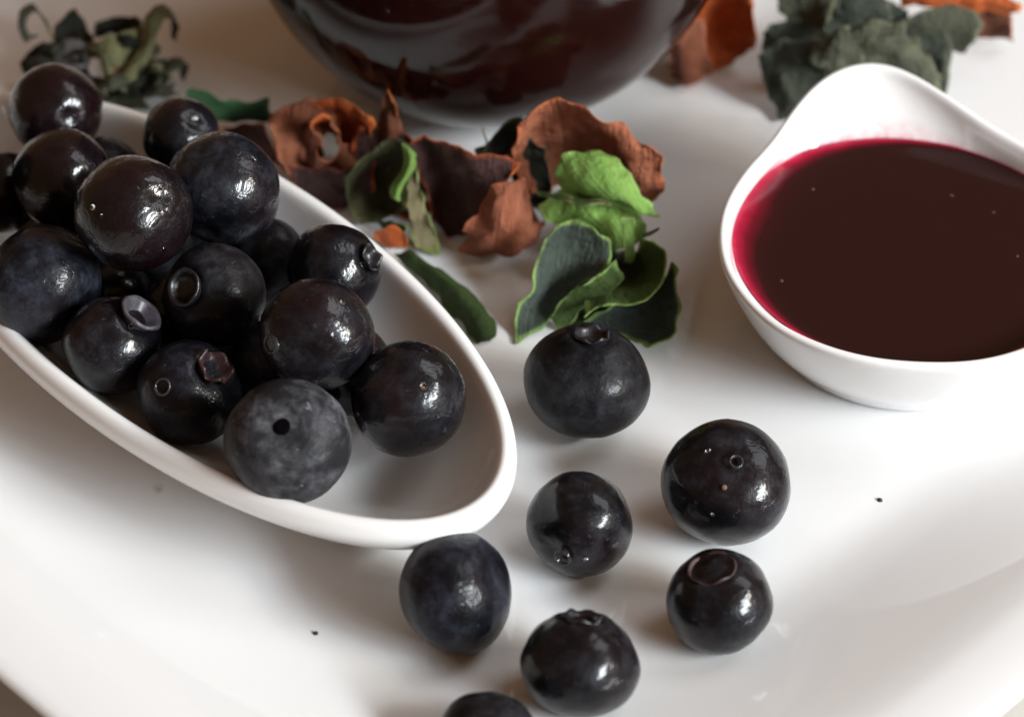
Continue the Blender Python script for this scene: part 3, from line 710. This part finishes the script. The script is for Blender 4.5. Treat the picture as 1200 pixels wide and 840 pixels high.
# grey green petals
dried('dried_flower', (700, 390, 0.04), 'folded slate green dried petals with light green rims behind the largest loose berry', 'dried flower', [
 ('petal', [[(641, 276, .95), (664, 260, 1.1), (692, 266, 1.05), (716, 282, .9)],
            [(630, 304, .75), (656, 290, .75), (686, 290, .75), (718, 306, .75)],
            [(622, 336, .5), (650, 324, .45), (676, 320, .5), (704, 322, .62)],
            [(604, 368, .22), (634, 358, .2), (654, 350, .25), (676, 338, .45)],
            [(604, 402, .04), (626, 392, .05), (642, 378, .1), (656, 360, .28)]], [SLATE, MOSS, MOSS], dict(ruffle=.07, nu=34)),
 ('petal', [[(722, 306, .85), (728, 318, .75), (732, 326, .65)],
            [(700, 326, .75), (708, 334, .62), (714, 344, .5)],
            [(676, 338, .62), (684, 346, .5), (690, 356, .4)],
            [(658, 354, .42), (664, 364, .3), (672, 374, .22)],
            [(644, 374, .18), (652, 384, .1), (664, 390, .05)]], [MOSS, SLATE, MOSS], dict(ruffle=.08)),
 ('petal', [[(752, 278, 1.0), (770, 286, 1.0), (781, 300, .95), (779, 322, .85), (756, 350, .75), (716, 354, .70), (680, 370, .5)],
            [(744, 294, .75), (758, 300, .72), (765, 310, .68), (760, 324, .6), (744, 340, .55), (716, 342, .5), (690, 354, .4)],
            [(732, 308, .45), (742, 312, .4), (747, 318, .35), (744, 324, .35), (734, 330, .3), (718, 332, .3), (702, 340, .28)]], [MOSS, SLATE, MOSS], dict(ruffle=.06, nu=48)),
 ('petal', [[(786, 308, .75), (792, 330, .75), (796, 368, .6), (790, 392, .40), (762, 412, .15)],
            [(778, 324, .55), (782, 344, .5), (782, 368, .35), (772, 386, .22), (746, 400, .08)],
            [(764, 344, .4), (766, 356, .35), (760, 370, .25), (746, 382, .15), (724, 392, .06)],
            [(744, 356, .4), (742, 364, .35), (732, 372, .25), (716, 380, .15), (694, 390, .06)],
            [(720, 356, .5), (712, 360, .45), (700, 366, .35), (688, 374, .2), (676, 386, .08)]], [SLATE, MOSS, MOSS], dict(ruffle=.06, nu=34)),
 ('petal', [[(664, 292, .5), (700, 290, .6), (738, 296, .6), (766, 312, .5)], [(660, 330, .25), (698, 330, .3), (736, 334, .3), (770, 344, .25)], [(656, 372, .06), (694, 384, .06), (730, 388, .06), (764, 388, .06)]], [SLATE, SLATE, MOSS], dict(ruffle=.10)),
 ('twig', [[(752, 276, 1.1), (754, 279, 1.1)], [(762, 272, 1.15), (764, 276, 1.15)], [(773, 267, 1.2), (774, 269, 1.2)]], [DARKLEAF] * 3, dict(ruffle=0, nu=3, nv=8, rag=0)),
])
# flat leaf by the dish
dried('dried_leaf', (530, 360, 0.04), 'flat ribbed green leaf lying on the plate along the rim of the oval dish', 'dried leaf', [
 ('leaf_blade', [[(440, 262, .12), (448, 262, .12)], [(462, 298, .14), (482, 296, .22), (500, 308, .12)], [(492, 328, .10), (516, 322, .30), (540, 332, .12)], [(520, 358, .08), (545, 348, .30), (572, 362, .10)], [(548, 390, .05), (566, 382, .2), (582, 388, .06)], [(562, 402, .04), (570, 402, .06), (576, 400, .04)]][1:], [LEAF, MOSS, LEAF], dict(ruffle=.07, rag=.05, nu=20))])
# dark strip leaf beyond the far rim
dried('dried_leaf', (270, 135, 0.04), 'narrow dark green leaf strip beyond the far rim of the oval dish', 'dried leaf', [
 ('leaf_blade', [[(218, 108, .9), (222, 124, .75), (240, 138, .5)], [(228, 102, .95), (240, 124, .75), (258, 142, .5)], [(256, 118, .8), (266, 130, .6), (278, 144, .4)], [(288, 119, .75), (292, 130, .6), (300, 142, .4)], [(318, 118, .75), (318, 128, .6), (322, 138, .45)]], [DARKLEAF, PINE, PINE], dict(ruffle=.08))])
# pale dried leaves in the far corner
K = lambda pts, wd, z: [[(u - wd * a, v - wd * b, zz + z), (u, v, zz + z + .05), (u + wd * a, v + wd * b, zz + z)] for (u, v, zz, a, b) in pts]
dried('dried_leaf', (125, 110, 0.04), 'bunch of curled pale sage dried leaves with a round grey seed head behind the heap', 'dried leaf', [
 ('curled_leaf', K([(62, 42, .55, .3, 1), (52, 22, .8, .6, .8), (40, 10, .95, .2, 1), (29, 16, .9, 1, .1), (26, 32, .75, 1, 0), (34, 46, .6, .7, -.6), (40, 42, .55, .7, -.4)], 7, .2), [SAGE, DARKLEAF, PALE], dict(ruffle=.03, nu=8, nv=34)),
 ('leaf_blade', [[(66, 32, .7), (78, 20, .85), (88, 8, 1.0)], [(62, 46, .55), (84, 34, .65), (100, 28, .7)], [(70, 62, .4), (90, 52, .5), (112, 46, .6)]], [DARKLEAF, SAGE, RUST], dict(ruffle=.12)),
 ('leaf_blade', [[(24, 74, .5), (36, 58, .6), (52, 50, .6)], [(28, 84, .35), (44, 74, .45), (60, 66, .5)], [(40, 92, .15), (54, 88, .2), (68, 84, .25)]], [DARKLEAF, DARKLEAF, SAGE], dict(ruffle=.08)),
 ('leaf_blade', [[(108, 54, .75), (130, 42, .9), (152, 36, .9), (170, 32, .85)], [(114, 68, .65), (132, 60, .8), (152, 52, .8), (168, 46, .75)], [(122, 82, .5), (138, 76, .6), (152, 68, .6), (164, 62, .6)]], [PALE, SAGE, PALE], dict(ruffle=.09)),
 ('leaf_blade', [[(112, 30, .75), (140, 22, .85), (166, 24, .85)], [(112, 44, .55), (140, 36, .65), (168, 34, .7)]], [DARKLEAF, SAGE, DARKLEAF], dict(ruffle=.12)),
 ('curled_leaf', K([(206, 40, .55, .4, .9), (207, 22, .75, .3, 1), (192, 12, .95, .3, 1), (180, 22, .95, .9, .3), (176, 42, .8, 1, .2), (168, 62, .65, .9, .4), (154, 82, .5, .7, .7), (138, 96, .35, .5, .8)], 10, .1), [PALE, DARKLEAF, SAGE], dict(ruffle=.07, nu=10, nv=34, rag=.05)),
 ('leaf_blade', [[(160, 96, .3), (182, 70, .5), (208, 76, .45)], [(150, 112, .15), (176, 92, .3), (198, 92, .3)], [(150, 126, .05), (170, 112, .1), (186, 112, .1)]], [DARKLEAF, SAGE, PALE], dict(ruffle=.12)),
 ('curled_leaf', K([(214, 92, .2, .3, .9), (216, 72, .4, .5, .8), (200, 78, .4, .5, .8), (186, 92, .3, .7, .6), (178, 110, .15, .8, .4)], 6, .05), [SAGE, DARKLEAF, PALE], dict(ruffle=.05, nu=8, nv=24)),
 ('curled_leaf', K([(112, 56, .7, .8, .3), (122, 70, .6, .9, .3), (126, 88, .45, 1, .1), (122, 106, .3, 1, -.2)], 6, .1), [PALE, SAGE, PALE], dict(ruffle=.04, nu=8, nv=22)),
 ('curled_leaf', K([(100, 86, .45, .7, .6), (110, 96, .35, .7, .6), (120, 108, .2, .7, .6)], 8, .1), [PALE, DARKLEAF, SAGE], dict(ruffle=.05, nu=8, nv=18)),
 ('leaf_blade', [[(110, 100, .3), (134, 92, .35), (158, 100, .3)], [(120, 116, .15), (140, 112, .2), (166, 114, .2)], [(134, 128, .05), (156, 128, .08), (182, 128, .05)]], [SAGE, DARKLEAF, SAGE], dict(ruffle=.12)),
])
def scraps():
    root = [o for o in COL.objects if o.get('label', '').startswith('bunch of curled pale')][0]
    b = at(125, 110, .04); r_ = random.Random(5)
    for i in range(16):
        u, v = r_.uniform(50, 185), r_.uniform(36, 118)
        z = max(.1, .75 - (v - 36) / 120 * .6) * r_.uniform(.6, 1.1); a = r_.uniform(0, math.pi); L = r_.uniform(14, 30); W = r_.uniform(5, 11)
        ca, sa = math.cos(a), math.sin(a) * .75
        g = []
        for k in range(4):
            t = k / 3 - .5; bow = .35 * (1 - 4 * t * t) * r_.uniform(.4, 1)
            x, y = u + ca * L * t * 2, v + sa * L * t * 2
            ww = W * (.45 + .55 * (1 - 4 * t * t))
            g.append([(x - sa * ww, y + ca * ww, max(.05, z + bow - .12)), (x, y, z + bow), (x + sa * ww, y - ca * ww, max(.05, z + bow - .18))])
        petal('curled_leaf', g, [(SAGE, PALE, DARKLEAF)[i % 3], (DARKLEAF, SAGE)[i % 2], (PALE, SAGE, BEIGE)[i % 3]], root, b, ruffle=.10, nu=10, nv=16, seed=i * 3.3, rag=.05)
scraps()
def seed_head():
    p = at(83, 68, .55)
    d = camdir(-.1, .15, 1)
    q = orient(d); loops = []
    for rr, zz in ((.02, -.22), (.18, -.20), (.25, -.10), (.275, 0), (.25, .07), (.20, .105), (.12, .095), (.02, .085)):
        loops.append([p + q @ Vector((rr * math.cos(2 * math.pi * j / 32) * (1 + .05 * noise.noise(Vector((math.cos(.2 * j), math.sin(.2 * j), 3)))), rr * math.sin(2 * math.pi * j / 32), zz)) for j in range(32)])
    vs, fs = rings(loops, cap_first=True, cap_last=True)
    me = mesh_from('seed_head', vs, fs, origin=p)
    par = [o for o in COL.objects if o.get('label', '').startswith('bunch of curled pale')][0]
    o = link('seed_head', me, par, [SEED]); o.location = (p - at(125, 110, .04)) * CM
    tag(o, 'round grey seed head')
seed_head()
# far right cluster
dried('dried_petal', (830, 90, 0.04), 'cupped rust orange dried petal beside the glass carafe, blurred', 'dried petal', [
 ('petal', [[(800, -30, 1.2), (830, -40, 1.3), (868, -20, 1.2), (884, 8, 1.0)], [(796, 10, .9), (826, 0, .8), (860, 14, .75), (890, 40, .7)], [(788, 48, .6), (818, 44, .35), (852, 44, .35), (884, 58, .4)], [(786, 82, .3), (806, 92, .1), (842, 82, .08), (872, 66, .15)]], [ORANGE, RUST, ORANGE], dict(ruffle=.12)),
 ('petal', [[(786, 40, .8), (800, 30, .9), (824, 20, .9)], [(784, 66, .5), (804, 62, .6), (828, 52, .6)], [(786, 92, .15), (808, 101, .1), (836, 88, .1)]], [RUST, ORANGE, ORANGE], dict(ruffle=.08)),
])
dried('dried_flower', (990, 90, 0.04), 'large crumpled dark sage dried flower behind the pointed lip of the sauce dish', 'dried flower', [
 ('petal', [[(888, 66, .8), (910, 50, .95), (940, 46, 1.0), (972, 40, 1.1)], [(892, 92, .5), (914, 82, .7), (946, 76, .8), (972, 70, 1.0)], [(904, 122, .2), (922, 114, .4), (944, 106, .5), (968, 100, .6)], [(916, 142, .04), (930, 140, .1), (950, 130, .15), (970, 124, .2)]], [GREYGREEN, SAGE, SAGE], dict(ruffle=.12)),
 ('petal', [[(952, 48, 1.2), (980, 32, 1.4), (1022, 25, 1.45), (1060, 36, 1.3), (1094, 58, 1.0)], [(946, 66, 1.1), (980, 54, 1.35), (1022, 46, 1.4), (1060, 58, 1.25), (1100, 80, .85)], [(950, 88, .7), (984, 78, 1.0), (1022, 72, 1.05), (1062, 84, .9), (1104, 104, .5)], [(958, 110, .3), (990, 104, .4), (1026, 100, .45), (1066, 108, .35), (1098, 120, .1)]], [SAGE, GREYGREEN, SAGE], dict(ruffle=.20, nu=40)),
 ('petal', [[(908, -12, 1.2), (940, -20, 1.4), (980, -14, 1.4)], [(914, 14, 1.0), (940, 10, 1.1), (976, 8, 1.3)], [(930, 34, .8), (946, 34, .9), (968, 30, 1.1)], [(942, 48, .6), (954, 46, .7), (968, 44, .8)]], [SAGE, GREYGREEN, PALE], dict(ruffle=.10)),
 ('petal', [[(976, -16, 1.3), (1006, -16, 1.35), (1036, -10, 1.3)], [(980, 8, 1.2), (1010, 6, 1.25), (1042, 10, 1.2)], [(984, 26, 1.0), (1012, 22, 1.05), (1046, 24, 1.0)]], [GREYGREEN, SAGE, SAGE], dict(ruffle=.12)),
 ('petal', [[(1048, 26, .95), (1080, 14, 1.1), (1114, 4, 1.1), (1142, 12, 1.0)], [(1054, 36, .8), (1084, 30, .9), (1116, 24, .95), (1148, 34, .8)], [(1080, 48, .5), (1100, 48, .55), (1120, 50, .55), (1138, 56, .5)], [(1098, 56, .3), (1110, 62, .3), (1122, 66, .3), (1132, 66, .3)]], [SAGE, DARKLEAF, SAGE], dict(ruffle=.09)),
 ('petal', [[(900, 30, .9), (950, 22, 1.0), (1010, 18, 1.0), (1070, 22, .9), (1112, 40, .7)], [(896, 60, .5), (950, 56, .5), (1012, 50, .5), (1072, 56, .5), (1114, 74, .4)], [(908, 100, .1), (954, 96, .1), (1014, 90, .1), (1070, 98, .1), (1108, 112, .06)]], [GREYGREEN, DARKLEAF, SAGE], dict(ruffle=.16, nu=36)),
 ('petal', [[(966, -6, 1.25), (1004, -2, 1.3), (1040, 2, 1.2), (1066, 12, 1.0)], [(960, 20, .9), (1002, 24, .9), (1044, 28, .85), (1076, 34, .8)], [(958, 44, .5), (1002, 48, .5), (1046, 50, .5), (1084, 52, .5)]], [GREYGREEN, SAGE, SAGE], dict(ruffle=.14)),
])
dried('dried_petal', (1130, 30, 0.04), 'vivid orange dried petal behind the sage flower in the far right corner', 'dried petal', [
 ('petal', [[(1046, -22, 1.1), (1100, -30, 1.2), (1150, -20, 1.15), (1198, 4, 1.0)], [(1048, -4, 1.0), (1100, -6, 1.05), (1150, 0, 1.0), (1195, 14, .9)], [(1056, 10, .8), (1096, 8, .9), (1140, 14, .8), (1184, 18, .75)]], [ORANGE, RUST, ORANGE], dict(ruffle=.12)),
 ('petal', [[(1130, 12, .6), (1160, 10, .65), (1184, 18, .6)], [(1136, 30, .35), (1162, 28, .4), (1186, 36, .4)], [(1144, 46, .1), (1166, 44, .15), (1184, 52, .08)]], [RUST, ORANGE, ORANGE], dict(ruffle=.12)),
])

# ------------------------------------------------------------------ crumbs on the plate
MC = plain('crumb', (0.05, 0.04, 0.035), 0.8, 0.4, 900)
for u, v, r, lab in ((370, 742, .030, 'tiny dark crumb on the bare plate in front of the oval dish'), (1031, 586, .032, 'tiny dark crumb on the plate in front of the sauce dish')):
    z0 = 0.0
    for _ in range(6):                                   # height of the rising plate rim under the crumb
        p = at(u, v, z0); dx, dy = p.x - 0.1, p.y - 8.1
        sc_ = (abs((dx + dy) * .7071) ** 5.5 + abs((dy - dx) * .7071) ** 5.5) ** (1 / 5.5) / 13.5
        z0 = 0.0
        for (s0, h0), (s1, h1) in zip(((.76, 0), (.775, .004), (.798, .05), (.83, .178), (.86, .306)), ((.775, .004), (.798, .05), (.83, .178), (.86, .306), (.89, .434))):
            if s0 <= sc_ <= s1: z0 = h0 + (h1 - h0) * (sc_ - s0) / (s1 - s0)
    p = at(u, v, z0)
    vs, fs = dome(p, Vector((0, 0, 1)), r, .9, 9, 4, 0.0)
    vs = [Vector(q) + (Vector(q) - p) * .35 * noise.noise(Vector(q) * 40) for q in vs]
    vs = [Vector((q.x, q.y, max(q.z, z0 - .004))) for q in vs]
    o = link('crumb', mesh_from('crumb', vs, fs, origin=p), None, [MC]); o.location = p * CM
    tag(o, lab, 'crumb', 'crumbs on the plate')

def grey_spots():  # soft grey spots on the plate, fading outward
    k = NT('grey_spot'); uv = k.n('ShaderNodeUVMap', uv_map='uv').outputs[0]
    sp = k.n('ShaderNodeSeparateXYZ'); k.l(uv, sp.inputs[0])
    tc = k.n('ShaderNodeTexCoord').outputs['Object']
    f = k.math('MULTIPLY', k.math('SUBTRACT', 1.0, sp.outputs[0]), k.ramp(k.noise(tc, 900, 3), ((0.3, 0.2), (0.6, 1.0))))
    k.setv(**{'Base Color': (0.30, 0.30, 0.31), 'Roughness': 0.4, 'Alpha': k.math('MULTIPLY', f, 0.40)})
    plate = [o for o in COL.objects if o.name == 'serving_plate'][0]
    for u, v, a, b_, rot in ((131, 570, 9, 9, 0), (186, 572, 8, 7, 0)):
        p = at(u, v, 0.012); vs = [p]; uvs = [(0, 0)]; fs = []
        for ring in (1, 2, 3):
            for j in range(20):
                t = 2 * math.pi * j / 20; rr = ring / 3 * (1 + .25 * noise.noise(Vector((math.cos(t), math.sin(t), u))))
                vs.append(p + Vector((rr * a / 98 * math.cos(t + rot), rr * b_ / 66 * math.sin(t), 0))); uvs.append((ring / 3, 0))
        for j in range(20): fs.append((0, 1 + j, 1 + (j + 1) % 20))
        for ring in (0, 1):
            for j in range(20):
                q = 1 + ring * 20; fs.append((q + j, q + 20 + j, q + 20 + (j + 1) % 20, q + (j + 1) % 20))
        o = link('grey_spot', mesh_from('grey_spot', vs, fs, uvs, origin=p), plate, [k.m]); o.location = p * CM
grey_spots()
